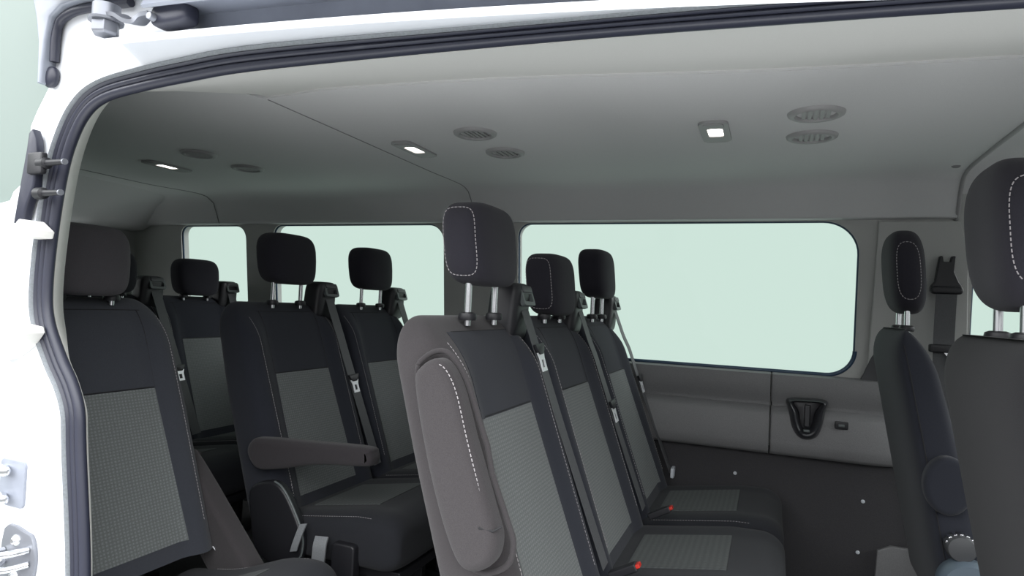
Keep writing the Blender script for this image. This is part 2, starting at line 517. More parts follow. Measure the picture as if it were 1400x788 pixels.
# --- second row, three seats side by side
G2, G3, G4, GF = 'seats of the middle row', 'seats of the row behind the middle row', 'seats of the back row', 'front seats'
s, B = make_seat('minibus_seat', 'big dark seat in the middle, folded-up armrest on its side, headrest raised on posts', G2, XA, Y1,
                 stitch=2, backmat='fabw', belt_z=.955, belt_dy=.035, buckle=(.345, .235, .437))
# folded-up armrest lying in a recess on the near side of the backrest
ol = [(.010, .905), (.022, .947), (.063, .962), (.102, .918), (.140, .815), (.188, .690), (.204, .640), (.192, .596), (.146, .576), (.106, .612), (.052, .746)]
ol = [tuple(p[:2]) for p in closed_smooth([(x, z, 0) for x, z in ol], 5)]
ol = [(.108+(x-.108)*.94, .775+(z-.775)*.965) for x, z in ol]
ar = MB().slab(ol, lambda u, v, d: Vector((u, d, v)), -.247, -.304, .020, 6).obj('armrest', M['fabw'], s)
cx, cz = .105, .77
dashes(MB(), [(cx+(x-cx)*.86, -.3045+.006, cz+(z-cz)*.95) for x, z in ol[5:30]]).obj('stitching', M['thread'], ar)
rim = [(cx+(x-cx)*1.17, z+.012*(1 if z > cz else -1)) for x, z in ol]
MB().tube([(x, -.257, z) for x, z in rim+rim[:1]], .0055, 10, False).obj('armrest_recess_piping', M['fabw'], s)
MB().tube([(.165, -.3045, .668), (.19, -.298, .664), (.203, -.290, .672)], .002, 6).obj('armrest_seam', M['seam'], ar)
# plastic side cover under the armrest
MB().slab([tuple(p[:2]) for p in closed_smooth([(.10, .50, 0), (.20, .535, 0), (.30, .49, 0), (.36, .36, 0), (.34, .25, 0), (.20, .25, 0), (.11, .36, 0)], 4)],
          lambda u, v, d: Vector((u, d, v)), -.255, -.285, .010, 4).obj('side_cover', M['blk'], s)
make_seat('minibus_seat', 'middle seat of the row with the folded-up armrest, its headrest lowered', G2, XA, Y2, raised=False, stitch=2,
          belt_z=.75, belt_dy=.03, buckle=(.352, .215, .437))
make_seat('minibus_seat', 'seat beside the big side window, raised headrest seen against the glass', G2, XA, Y3, kind='single', guide_y=.195, raised=True, stitch=0,
          belt_z=.79, label_end=True, belt_dy=.05)

# --- row behind: two seats together across the aisle, one alone by the door
s, B = make_seat('minibus_seat', 'dark aisle seat with its armrest folded down, headrest raised on posts', G3, XB, Y2, belt_z=.75, belt_dy=.045, hb=1.100)
ol = [(.150, .560), (.165, .600), (.210, .610), (.40, .620), (.585, .628), (.612, .612), (.614, .588), (.590, .574), (.42, .556), (.27, .522), (.19, .515)]
ol = [tuple(p[:2]) for p in closed_smooth([(x, z, 0) for x, z in ol], 5)]
MB().slab(ol, lambda u, v, d: Vector((u, d, v)), -.245, -.305, .018, 5).obj('armrest', M['fabm'], s)
ol = [(.155, .440), (.215, .475), (.275, .468), (.330, .405), (.372, .318), (.350, .245), (.26, .225), (.19, .26), (.165, .34)]
ol = [tuple(p[:2]) for p in closed_smooth([(x, z, 0) for x, z in ol], 5)]
sc_ = MB().slab(ol, lambda u, v, d: Vector((u, d, v)), -.250, -.285, .010, 4).obj('side_cover', M['blk'], s)
MB().tube([(x, -.280, z+.002) for x, z in ol[8:26]], .0035, 8).obj('edge_highlight', M['slot'], sc_)['label'] = 'grey bead drawn as the highlight along the cover edge'  # edge highlight of the cover, built as a grey tube
MB().ribbon(catmull([(.382, -.295, .375), (.375, -.303, .345), (.366, -.306, .315), (.358, -.304, .292)], 4), (1, 0, .25), .026, .004).obj('pull_strap', M['tag'], s)['label'] = 'grey webbing pull strap'
MB().ribbon(catmull([(.445, -.285, .345), (.450, -.300, .325), (.450, -.302, .300), (.445, -.300, .26)], 4), (1, 0, .1), .046, .005).obj('belt_stub', M['tag'], s)['label'] = 'crumpled grey belt end'
MB().slab(rrect(.48, .22, .56, .335, .012, 3), lambda u, v, d: Vector((u, d, v)), -.25, -.285, .006, 3).obj('hinge_cover', M['blk'], s)
dashes(MB(), [(B.fx(-.205, z)+.012, -.212, z) for z in [.36+.1*k/12 for k in range(13)]]).obj('stitching', M['thread'], s)
make_seat('minibus_seat', 'seat beyond the aisle seat, raised headrest in front of the second side window', G3, XB, Y3, kind='single', guide_y=.195, belt_z=.80, hb=1.100)
s, B = make_seat('minibus_seat', 'large single seat just inside the door frame at left, lowered headrest', G3, XB, YS, kind='single', raised=False, guide=False, backmat='fabs', hw=.215, headmat='heads', sag=.075)
ol = [(.085, .545), (.105, .585), (.145, .570), (.42, .285), (.50, .19), (.46, .15), (.38, .17), (.225, .30), (.12, .44)]
ol = [tuple(p[:2]) for p in closed_smooth([(x, z, 0) for x, z in ol], 4)]
MB().slab(ol, lambda u, v, d: Vector((u, d, v)), .226, .292, .016, 5).obj('armrest', M['fabw'], s)
for k in range(2):
    MB().tube(catmull([(.26, .224+.012*k, .36), (.275, .236+.012*k, .33), (.27, .238+.012*k, .28), (.29, .232, .24)], 5), .0035, 8).obj('belt_hook', M['chrome'], s)

# --- back row
make_seat('minibus_seat', 'back-row seat mostly hidden by the single seat at left, only belt and shoulder showing', G4, XC+.085, Y2, raised=False, belt_z=.71, belt_dy=.06, zend=.42)
make_seat('minibus_seat', 'back-row seat by the small rearmost window, lowered headrest', G4, XC, Y3, kind='single', guide_y=.195, raised=False, belt_z=.70)

# --- front seats, seen from behind
def front_extra(s, B, near):
    # vertical seam on the side of the backrest and the soft edge roll at the back
    w = B.w0
    for sy in (-1, 1):
        MB().tube([(B.rear0(z)+.030, sy*(B.sec(z)[0]+.0005), z) for z in [.36+(1.0-.36)*k/24 for k in range(25)]], .0016, 6).obj('seam', M['seam'], s)
s, B = make_seat('front_seat', 'nearest front seat cut off by the right edge, tall dark headrest with pale stitching', GF, XF, 1.293, kind='front', guide=False, panel=False, backmat='fabf')
front_extra(s, B, True)
s, B = make_seat('front_seat', 'front seat by the far pillar, seen edge-on with a recline dial', GF, XF, 2.225, kind='front', guide=False, panel=False)
front_extra(s, B, False)
kn = MB().lathe([(.001, 0), (.030, 0), (.034, -.006), (.034, -.034), (.030, -.042), (.012, -.046), (.001, -.046)], (.095, -.252, .497), 'y', 28).obj('recline_dial', M['dkgrey'], s)
for k in range(7):
    a = PI*(.12+.76*k/6); MB().box((.095+.034*math.cos(a), -.272, .497+.034*math.sin(a)), (.008, .03, .006), Matrix.Rotation(-a+PI/2, 3, 'Y')).obj('dial_rib', M['chrome'], kn, bevel=.0015, seg=2)
MB().lathe([(.001, 0), (.060, 0), (.066, -.01), (.066, -.05), (.058, -.062), (.001, -.066)], (.110, -.250, .405), 'y', 32).obj('hinge_cover', M['dial'], s)
arm = [(.02+.055*math.cos(a), .648+.075*math.sin(a)) for a in [2*PI*k/28 for k in range(28)]]
MB().slab([(x+.045, z) for x, z in arm], lambda u, v, d: Vector((u, d, v)), -.240, -.290, .016, 5).obj('armrest_pivot', M['fab'], s)

# ------------------------------------------------------------------ the van shell
XR, XE = -3.55, 1.75          # rear and front ends
FZ, RZ = 0.0, 2.0
def wall_y(z): return 2.699-.113*max(0, min(z, 1.5)-.851)
# far side wall with four windows
winA = rrect(-1.060, .851, .298, 1.430, (.065, .097, .124, .059), 10)
winB = rrect(-2.462, .851, -1.437, 1.430, (.065, .065, .081, .054), 10)
winC = rrect(-3.137, .851, -2.653, 1.430, (.065, .065, .075, .054), 10)
winD = rrect(.651, .979, 1.62, 1.468, (.03, .08, .2, .04), 8)
far_map = lambda x, z, d: Vector((x, wall_y(z)+d, z))
def split_z(outline, zz):   # add points where the sheared wall changes slope
    return outline
outer = [(XR, .56), (-.4, .56), (XE, .56), (XE, .851), (XE, RZ), (-.4, RZ), (XR, RZ), (XR, .851)]
wl = holed_plate(outer, [winA, winB, winC, winD], far_map, 0, .05).obj('wall_left', M['trim'], smooth=False); struct(wl)
lb = MB(); lb.box(((XR+XE)/2, 2.724, .27), (XE-XR, .05, .60)); struct(lb.obj('wall_left_lining', M['lowblk'], smooth=False))
for i, (wn, nm) in enumerate(((winA, 'window_1'), (winB, 'window_2'), (winC, 'window_3'), (winD, 'window_4'))):
    w = holed_plate(wn, [], far_map, .030, .035).obj(nm, M['glass'], smooth=False); struct(w)
    path = [far_map(x, z, .012) for x, z in wn]
    MB().tube(path+path[:1], .006, 10, False).obj('window_gasket', M['gasket'], w)
bp = [far_map(x, z, .002) for x, z in winA]
bp = [p for p in bp if p.z < .985 and p.x > -1.02]
MB().tube(bp, .008, 10).obj('sill_gasket', M['gasket'], bpy.data.objects['window_1'])['label'] = 'thick blue-black rubber along the sill'
# grey side panel with its ledge under the window, in two lengths
prof = [(2.6929, 0.847), (2.6639, 0.8406), (2.6574, 0.8126), (2.6617, 0.7535), (2.6746, 0.7341), (2.6746, 0.7202), (2.6467, 0.7094), (2.6381, 0.689), (2.6338, 0.5869), (2.6402, 0.5525), (2.6531, 0.5374), (2.6929, 0.5331)]
for k, (x0, x1) in enumerate(((XR+.1, .0095), (.014, .45))):
    xs = [x0+.004, x0, x1-.12, x1-.06, x1-.02, x1] if k else [x0, x1-.002, x1]
    rs = []
    for i, x in enumerate(xs):
        shr = [0, 0, 0, .006, .016, .035][i] if k else 0
        rs.append([Vector((x, y+shr, z)) for y, z in prof])
    struct(MB().rings(rs).obj('trim_%d' % (k+1), M['lower'], sharp=50))
# curved dark shoulder where the panel turns up into the pillar
pl = [(0.2817, 0.7696), (0.4515, 0.7696), (0.4515, 0.947), (0.3601, 0.947), (0.3462, 0.9201), (0.3279, 0.8664), (0.3096, 0.8287)]
struct(holed_plate(pl, [], lambda x, z, d: Vector((x, wall_y(z)-.004-d, z)), 0, .014).obj('trim_3', M['dkgrey'], bevel=.004))
# B-pillar trim beside the driver's window
pl = [(0.3386, 0.8879), (0.645, 0.8879), (0.6407, 1.0814), (0.6321, 1.3179), (0.602, 1.4254), (0.3548, 1.4254), (0.3494, 1.2104)]
struct(holed_plate(pl, [], lambda x, z, d: Vector((x, wall_y(z)-.002-d, z)), 0, .012).obj('trim_4', M['trim'], bevel=.004))
pl = [(0.3709, -0.0581), (0.645, -0.0581), (0.645, 0.2536), (0.43, 0.2536), (0.387, 0.2321)]
struct(holed_plate(pl, [], lambda x, z, d: Vector((x, 2.688-d, z)), 0, .020).obj('trim_5', M['lower'], bevel=.004))
# floor, rear and front ends
struct(MB().box(((XR+XE)/2, 1.77, -.03), (XE-XR, 1.96, .06)).obj('floor', M['floor'], smooth=False))
rw = [rrect(1.0, .90, 1.60, 1.36, .08, 5), rrect(1.70, .90, 2.20, 1.36, .08, 5)]
struct(holed_plate([(.80, 0), (2.75, 0), (2.75, 2.0), (.80, 2.0)], rw, lambda y, z, d: Vector((XR-d, y, z)), 0, .05).obj('wall_rear', M['trim'], smooth=False))
for i_, w_ in enumerate(rw):
    struct(holed_plate(w_, [], lambda y, z, d: Vector((XR-.02-d, y, z)), 0, .005).obj('window_%d' % (7+i_), M['glass'], smooth=False))
wf = holed_plate([(.82, 0), (2.75, 0), (2.75, RZ), (.82, RZ)], [rrect(.92, .92, 2.66, 1.58, .08, 5)], lambda y, z, d: Vector((XE+d, y, z)), 0, .06).obj('wall_front', M['lowblk'], smooth=False); struct(wf)
struct(holed_plate(rrect(.92, .92, 2.66, 1.58, .08, 5), [], lambda y, z, d: Vector((XE+.02+d, y, z)), 0, .005).obj('window_5', M['glass'], smooth=False))
# near side inner lining behind the door opening, and ahead of it
struct(holed_plate([(XR, .0), (-1.38, .0), (-1.38, .9), (-1.38, 1.60), (XR, 1.60)], [], lambda x, z, d: Vector((x, .868+d, z)), 0, -.012).obj('wall_right', M['trim'], smooth=False))
struct(holed_plate([(1.14, 0), (1.75, 0), (1.75, 2.0), (1.14, 2.0)], [rrect(1.22, .93, 1.68, 1.46, .06, 5)], lambda x, z, d: Vector((x, .852+d, z)), 0, .04).obj('wall_right_front', M['trim'], smooth=False))

# headliner: cross-section swept along the van
def liner_prof():
    return [(1.20, 1.594), (1.6, 1.592), (2.0, 1.589), (2.25, 1.587), (2.42, 1.584), (2.50, 1.578), (2.545, 1.562), (2.570, 1.538), (2.588, 1.505), (2.600, 1.470), (2.606, 1.446), (2.612, 1.436), (2.650, 1.431)]
LP = [tuple(p[:2]) for p in catmull([(y, z, 0) for y, z in liner_prof()], 5)]
def liner_z(y):
    for (a, za), (b, zb) in zip(LP, LP[1:]):
        if a <= y <= b: return za+(zb-za)*(y-a)/(b-a)
    return LP[0][1]
def liner_edge(x):      # near edge of the headliner, slightly wavy
    x = max(-3.55, min(.6, x))
    if x < -1.30: return max(.90, 1.309+(x+1.30)*2.0) if x > -1.52 else .90
    return 1.405+.14*(x+.36)+.010*math.sin(5*x+1.5)+.04*smoothstep(-1.05, -1.3, x)
rs = []
for i in range(80):
    x = XR+(0.590-XR)*i/79
    e = liner_edge(x); sec = []
    for y, z in LP:
        yy = e+(y-1.20)*(2.650-e)/(2.650-1.20)
        sec.append(Vector((x, yy, liner_z(max(1.2, yy)) if yy > 1.2 else z)))
    low = sec
    rs.append([Vector((x, e+.004, low[0].z+.010))]+low+[Vector((x, 2.688, 1.431)), Vector((x, 2.688, 1.64)), Vector((x, e+.004, 1.64))])
ceil = struct(MB().rings(rs).obj('ceiling', M['liner'], sharp=60))
rs = [[Vector((x, y, z)) for x, z in ((XR+.002, 1.40), (XR+.10, 1.405), (XR+.16, 1.43), (XR+.28, 1.53), (XR+.46, 1.588), (XR+.46, 1.64), (XR+.002, 1.64))] for y in (.88, 1.6, 2.40, 2.64)]
struct(MB().rings(rs).obj('trim_15', M['liner'], sharp=50))
# rolled front edge of the headliner
fe = [(.591, y, liner_z(y)-.001) for y in [1.54+(2.648-1.54)*k/50 for k in range(51)]]
struct(MB().tube(fe, .007, 10).obj('trim_16', M['vent']))
# joints between headliner sections
def seam(x0, bend):
    pts = []
    for k in range(40):
        y = liner_edge(x0)+.01+(2.61-liner_edge(x0)-.01)*k/39
        pts.append((x0+bend*smoothstep(2.2, 2.6, y), y, liner_z(y)-.0004))
    return pts
for x0, bend in ((-1.29, .02), (-2.92, .10)):
    struct(MB().tube(seam(x0, bend), .0021, 6).obj('trim_6', M['linerseam']))
# header strip above the door, between the door seal and the headliner
rs = []
for i in range(70):
    x = -1.29+(1.5+1.29)*i/69
    e = liner_edge(x)+.012
    z0 = 1.442-.030*smoothstep(-.9, .5, x)-.03*smoothstep(.5, 1.2, x)
    rs.append([Vector((x, y, z)) for y, z in ((.824, z0-.002), (.86, z0+.016), (.95, z0+.045), (1.05, z0+.080), (e-.05, 1.592), (e-.008, 1.600), (e-.004, 1.64), (.846, 1.64))])
struct(MB().rings(rs).obj('trim_7', M['strip'], sharp=60))
# cab headliner ahead of the passenger headliner
rs = []
for x, z in ((.580, 1.650), (.62, 1.652), (.80, 1.648), (1.20, 1.63), (XE, 1.60)):
    rs.append([Vector((x, .86, z)), Vector((x, 2.46, z)), Vector((x, 2.59, z-.06)), Vector((x, 2.645, z-.16)), Vector((x, 2.70, z-.16)), Vector((x, 2.70, 1.72)), Vector((x, .86, 1.72))])
struct(MB().rings(rs).obj('ceiling_cab', M['liner'], sharp=60))
struct(MB().box(((XR+XE)/2, 1.775, 2.03), (XE-XR+.1, 1.99, .05)).obj('roof_panel', M['white'], smooth=False, bevel=.015))

# coat button on the headliner
tag(MB().lathe([(.001, -.006), (.009, -.006), (.013, -.002), (.014, .004), (.001, .004)], (.548, 2.455, liner_z(2.455)+.001), 'z', 20).obj('trim_button', M['linerseam']), 'small round grey button on the ceiling near the front end', 'button')

# ------------------------------------------------------------------ ceiling lamps and vents
def lamp(x, y, label):
    z = liner_z(y)
    t = thing('ceiling_lamp', label, 'lamp', (x, y, z), 'oblong reading lamps in the ceiling')
    hole = rrect(-.022, -.045, .020, .040, .010, 5)
    fr = MB()
    ou = rrect(-.042, -.105, .038, .105, .026, 7)
    fr = holed_plate(ou, [hole], lambda u, v, d: Vector((u, v, d)), .006, -.007).obj('lamp_frame', M['vent'], t, bevel=.003)
    MB().slab(hole, lambda u, v, d: Vector((u, v, d)), .003, -.0045, .002, 2).obj('lamp_lens', M['lens'], t)['label'] = 'lit white lens'
    MB().slab(rrect(-.030, -.095, .026, -.055, .010, 4), lambda u, v, d: Vector((u, v, d)), 0, -.010, .003, 2).obj('switch_plate', M['vent'], t)
    return t
lamp(-0.161, 1.896, 'lit square-lensed ceiling lamp toward the front, right of the others')
lamp(-1.160, 1.896, 'lit ceiling lamp above the middle row, beside the ceiling joint')
lamp(-2.400, 1.933, 'lit ceiling lamp at the dark back end of the ceiling')
def vent(x, y, label, slats, tilt):
    z = liner_z(y)
    t = thing('air_vent', label, 'vent', (x, y, z), 'round air vents in the ceiling')
    R = .070
    prof = [(.048, .004), (.048, -.004), (.052, -.009), (.060, -.010), (.067, -.006), (R, .002)]
    rs = []
    for r, h in prof: rs.append([Vector((r*math.cos(q*2*PI/40), r*.92*math.sin(q*2*PI/40), h)) for q in range(40)])
    MB().rings(rs, True, False, False).obj('vent_ring', M['vent'], t)
    MB().lathe([(.001, .006), (.047, .006), (.047, .003), (.001, .003)], (0, 0, -.002), 'z', 36).obj('vent_recess', M['ventdk'], t)
    for k in range(slats):
        u = -.036+.072*(k+.5)/slats; L = 2*math.sqrt(max(0, .045**2-u*u))*.95
        Rm = Matrix.Rotation(tilt, 3, 'Y')
        MB().box((u, 0, -.004), ((.072/slats)*.68, L, .003), Rm).obj('slat', M['vent'], t)
    return t
vent(0.093, 1.786, 'air vent right of the brightest lamp, farther from the windows', 5, .12)
vent(0.095, 2.004, 'air vent right of the brightest lamp, nearer the windows', 5, .12)
vent(-0.866, 1.762, 'open slatted air vent above the tall stitched headrest', 5, .05)
vent(-0.866, 2.003, 'closed air vent nearer the windows above the tall stitched headrest', 4, .02)
vent(-2.057, 1.788, 'dark slatted air vent near the lamp at the back end', 6, .9)
vent(-2.057, 2.035, 'low oval-looking air vent nearer the windows toward the back end', 5, .1)

# ------------------------------------------------------------------ fittings on the far side wall
cup = thing('cup_holder', 'black moulded cup holder set into the grey panel under the big window', 'cup holder', (.140, 2.636, .673))
ol = [tuple(p[:2]) for p in closed_smooth([(-.070, .082, 0), (-.064, .040, 0), (-.052, -.02, 0), (-.030, -.056, 0), (.002, -.066, 0), (.034, -.052, 0), (.052, -.012, 0), (.062, .05, 0), (.066, .086, 0), (.0, .090, 0)], 5)]
inn = [tuple(p[:2]) for p in closed_smooth([(-.046, .070, 0), (-.030, .040, 0), (-.018, -.012, 0), (-.002, -.022, 0), (.014, -.010, 0), (.026, .040, 0), (.042, .074, 0), (0, .076, 0)], 5)]
mpc = lambda u, v, d: Vector((u, -d, v))
rs = []
for k in range(9):
    t_ = k/8
    dep = .008+.034*math.sin(PI*t_)
    pts = [(a[0]*(1-t_)+b[0]*t_, a[1]*(1-t_)+b[1]*t_) for a, b in zip(ol, (inn+inn)[:len(ol)] if len(inn) >= len(ol) else ol)]
    rs.append(pts)
def resample(poly, n):
    L = [0]
    for i in range(len(poly)): L.append(L[-1]+(Vector(poly[(i+1) % len(poly)])-Vector(poly[i])).length)
    out = []
    for k in range(n):
        d = L[-1]*k/n
        for i in range(len(poly)):
            if L[i] <= d <= L[i+1]:
                f = (d-L[i])/max(1e-9, L[i+1]-L[i]); out.append(tuple(Vector(poly[i]).lerp(Vector(poly[(i+1) % len(poly)]), f))); break
    return out
o_, i_ = resample(ol, 64), resample(inn, 64)
rs = []
for k in range(11):
    t_ = k/10; dep = -.006+.044*math.sin(PI*min(1, t_*1.0))**.7
    rs.append([mpc(a[0]*(1-t_)+b[0]*t_, a[1]*(1-t_)+b[1]*t_, dep) for a, b in zip(o_, i_)])
MB().rings(rs, True, False, False).obj('rim', M['cup'], cup)
MB().slab(inn, mpc, -.006, .006, .002, 2).obj('recess', M['blk'], cup)
rb = MB().box((.0, -.012, .026), (.020, .018, .082)).obj('retaining_spring', M['cup'], cup, bevel=.004)
rb['label'] = 'smooth upright rib in the middle'
MB().box((-.002, -.036, -.026), (.022, .012, .010)).obj('catch', M['slot'], cup, bevel=.003)
sk = thing('socket', 'small square switch plate right of the cup holder', 'socket', (.255, 2.633, .675))
MB().slab(rrect(-.022, -.014, .022, .014, .004, 3), mpc, -.002, .006, .002, 2).obj('plate', M['blk'], sk)
MB().slab(rrect(-.010, -.005, .010, .005, .002, 3), mpc, .004, .010, .002, 2).obj('slider', M['slot'], sk)
for (x, z, lb_) in ((-.1086, .435, 'grey stud in the black side lining, nearest the seats'), (.340, .394, 'grey stud in the black lining below the switch plate, upper of two'), (.328, .205, 'grey stud in the black lining, lower of two near the front seats')):
    tag(MB().lathe([(.001, -.004), (.005, -.0035), (.007, 0), (.001, .004)], (x, 2.697, z), 'y', 16).obj('trim_stud', M['label']), lb_, 'stud', 'studs in the black side lining')

# driver's belt on the B-pillar
sb = thing('pillar_seat_belt', 'black seat belt with height adjuster on the grey pillar beyond the front seats', 'seat belt', (.561, 2.612, .995))
mpb = lambda u, v, d: Vector((u, -d, v))
holed_plate([(-.034, .215), (-.022, .305), (-.012, .305), (-.010, .285), (.010, .285), (.014, .305), (.026, .305), (.022, .25), (.036, .215), (.046, .20), (.044, .178), (-.046, .178), (-.046, .20)], [], mpb, -.006, .018).obj('height_adjuster', M['blk'], sb, bevel=.004)
MB().slab(rrect(-.048, .172, .048, .200, .012, 5), mpb, .004, .030, .008, 3).obj('belt_ring', M['blk'], sb)
wb = MB(); wb.ribbon([(0, -.022, .19), (-.002, -.020, .12), (-.004, -.018, .02), (-.004, -.018, -.45)], (1, 0, 0), .062, .003).obj('webbing', M['belt'], sb)
MB().slab(rrect(-.048, -.030, .044, -.002, .006, 4), mpb, .010, .034, .004, 3).obj('tongue_grip', M['blk'], sb)
holed_plate([(-.004, -.030), (.030, -.030), (.022, -.045), (.024, -.072), (.008, -.072), (.008, -.046)], [[(.012, -.062), (.018, -.062), (.018, -.05), (.012, -.05)]], mpb, .022, .026).obj('belt_tongue', M['chrome'], sb, smooth=False)

# ------------------------------------------------------------------ door opening, outside of the van
# inner line of the opening (x, z); the seal follows it
op = [(-1.140, -.02), (-1.142, .30), (-1.151, .523), (-1.184, .746), (-1.196, .827), (-1.222, .880), (-1.258, .925), (-1.298, .988), (-1.311, 1.046), (-1.307, 1.147), (-1.291, 1.263),
      (-1.270, 1.334), (-1.235, 1.388), (-1.183, 1.415), (-1.085, 1.427), (-.975, 1.434), (-.823, 1.439), (-.469, 1.432), (-.214, 1.424), (.027, 1.413), (.24, 1.402), (.70, 1.375), (1.02, 1.31), (1.10, 1.20), (1.12, .80), (1.12, -.02)]
ops = [Vector((p.x, 0, p.y)) for p in catmull([(x, z, 0) for x, z in op], 6)]
nrm = []
for i, p in enumerate(ops):
    t = (ops[min(i+1, len(ops)-1)]-ops[max(i-1, 0)]).normalized(); nrm.append(Vector((-t.z, 0, t.x)))
# seal cross-section: (outward offset, y)
def seal_prof():
    base = [(.032, .815), (.031, .803), (.028, .799), (.025, .804), (.0235, .810), (.022, .805), (.018, .802), (.0145, .808), (.013, .814), (.0115, .808), (.007, .806), (.002, .812), (-.001, .822), (-.001, .832), (.002, .840), (.010, .842)]
    return [(o, .80+(y-.80)*.52) for o, y in base]
def sk_(p): return 1-.38*smoothstep(-.95, -.2, p.x)
def sweep(prof, y_off=0):
    mb = MB()
    mb.rings([[p+n*o*sk_(p)+Vector((0, y, 0)) for o, y in prof] for p, n in zip(ops, nrm)], close=False)
    return mb
seal = struct(sweep(seal_prof()+[(.03, .823), (.032, .815)]).obj('trim_8', M['rubber'], sharp=70))
seal.name = 'door_seal'
# weathered outer lip of the seal
struct(sweep([(.039, .812), (.038, .799), (.0345, .7945), (.030, .798), (.029, .812), (.039, .812)]).obj('door_seal_lip', M['rubgrey'], sharp=80))
# pale inner lip of the door jamb
lip = []
for p, n in zip(ops, nrm):
    k = smoothstep(.90, 1.0, p.z)*(1-smoothstep(-1.32, -1.0, p.x))
    lip.append([p+n*.003+Vector((0, .8215, 0)), p+n*(.004+.042*k)+Vector((0, .823+.045*k, 0)), p+n*(.070)+Vector((0, .870, 0)), p+n*.070+Vector((0, .850, 0)), p+n*.03+Vector((0, .8235, 0))])
struct(MB().rings(lip, True).obj('trim_9', M['cream'], sharp=70))
# white body side around the opening, with an opaque sky-coloured pane behind it
hole = [(p.x+n.x*.036*sk_(p), p.z+n.z*.036*sk_(p)) for p, n in zip(ops, nrm)]
hole = [h for h in hole]
wedge = [(-1.42, 2.0), (-1.376, 1.676), (-1.362, 1.629), (-1.347, 1.568), (-1.334, 1.50), (-1.331, 1.452), (-1.342, 1.436), (-1.364, 1.405), (-1.381, 1.375), (-1.380, 1.345), (-1.384, 1.310), (-1.395, 1.277), (-1.402, 1.257), (-1.422, 1.245), (-1.432, 1.227), (-1.465, 1.222), (-2.6, 1.19), (-2.6, 2.0)]
outer = [(-3.55, -.25), (-3.55, 2.04), (1.75, 2.04), (1.75, -.25)]
bodymap = lambda x, z, d: Vector((x, .800+d, z))
hole2 = hole[:]; hole2[0] = (hole2[0][0], -.10); hole2[-1] = (hole2[-1][0], -.10)
cabw = rrect(1.22, .93, 1.68, 1.46, .06, 5)
body = holed_plate(outer, [hole2, wedge, cabw], bodymap, 0, .045).obj('wall_right_body', M['white'], smooth=False); struct(body)
struct(holed_plate(cabw, [], bodymap, .030, .035).obj('window_9', M['glass'], smooth=False))
struct(holed_plate(wedge, [], bodymap, .030, .035).obj('window_6', M['skypane'], smooth=False))
# sliding-door rail above the opening
def xz_drop(x):      # the rail bows gently along the roof edge
    u = x+1.131
    return 1.4865-.0360*u-.0290*u*u
rs = []
for i in range(60):
    x = -1.135+(1.6+1.135)*i/59; z = xz_drop(x); k = smoothstep(-1.135, -1.10, x)
    rs.append([Vector((x, y, zz)) for y, zz in ((.802, z+.029), (.775, z+.016), (.738, z-.003), (.722, z-.012), (.719, z-.005), (.722, z), (.728, z+.002), (.740, z+.006), (.780, z+.024), (.802, z+.036))])
rail = struct(MB().rings(rs).obj('door_rail', M['white'], sharp=60)); rail.name = 'trim_10'
rs = []
for i in range(40):
    x = -.985+(1.6+.985)*i/39; z = xz_drop(x)
    rs.append([Vector((x, y, zz)) for y, zz in ((.799, z+.030), (.796, z+.062), (.744, z+.056), (.728, z+.048), (.724, z+.052), (.730, z+.064), (.770, z+.110), (.799, z+.130))])
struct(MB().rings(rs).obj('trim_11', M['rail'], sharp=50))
# folded gutter corner at the top left
gl = [(-1.376, 1.676), (-1.362, 1.629), (-1.345, 1.580), (-1.333, 1.53), (-1.329, 1.45), (-1.319, 1.45), (-1.313, 1.53), (-1.302, 1.577), (-1.272, 1.594), (-1.22, 1.599), (-1.10, 1.594), (-1.10, 1.676)]
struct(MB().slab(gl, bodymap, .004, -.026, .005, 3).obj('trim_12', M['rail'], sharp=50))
struct(MB().tube(catmull([(-1.308, .792, 1.495), (-1.305, .790, 1.54), (-1.297, .790, 1.570), (-1.270, .790, 1.584), (-1.222, .790, 1.588), (-1.10, .790, 1.583)], 6), .0085, 10).obj('trim_13', M['rubber']))  # shadow line of the gutter channel, built as a dark tube
# roof gutter overhanging the rail
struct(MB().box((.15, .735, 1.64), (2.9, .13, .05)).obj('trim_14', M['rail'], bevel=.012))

# roller bracket: bolt, arm and black roller block
rbk = thing('door_roller_bracket', 'metal door roller bracket with hexagonal bolt at the end of the rail above the door', 'bracket', (-1.09, .77, 1.522))
hx = MB(); rs = []
for r, h in ((.001, -.023), (.019, -.023), (.0225, -.019), (.0225, 0), (.001, 0)):
    rs.append([Vector((r*math.cos(q*PI/3+.3), -.03+r*math.sin(q*PI/3+.3), h)) for q in range(6)])
hx.rings(rs).obj('bolt_head', M['steel'], rbk, smooth=False, bevel=.0012, seg=2)
MB().lathe([(.001, 0), (.027, 0), (.028, .004), (.001, .004)], (0, -.03, 0), 'z', 28).obj('washer', M['steel'], rbk)
MB().lathe([(.001, .004), (.022, .004), (.022, .030), (.001, .030)], (0, -.03, 0), 'z', 28).obj('spacer', M['steel'], rbk)
MB().ribbon(catmull([(0, -.03, .012), (.03, -.03, .010), (.055, -.028, -.003), (.075, -.026, -.007), (.088, -.024, .003), (.105, -.02, .006)], 6), (0, 1, .25), .026, .007).obj('arm', M['steel'], rbk)
MB().rings(superell(.042, .018, .019, .5, .4, 28, 16, lambda p: p+Vector((.145, -.012, .000)))).obj('roller_block', M['rubber'], rbk)
MB().lathe([(.001, -.010), (.006, -.010), (.007, 0), (.001, 0)], (.118, -.030, -.006), 'y', 14).obj('rivet', M['steel'], rbk)

# rubber plug on the pillar
tag(MB().rings(superell(.019, .010, .021, .9, .9, 28, 16, lambda p: p+Vector((-1.316, .793, 1.466)))).obj('rubber_plug', M['rubber']), 'round dark rubber plug on the white pillar at top left', 'plug')

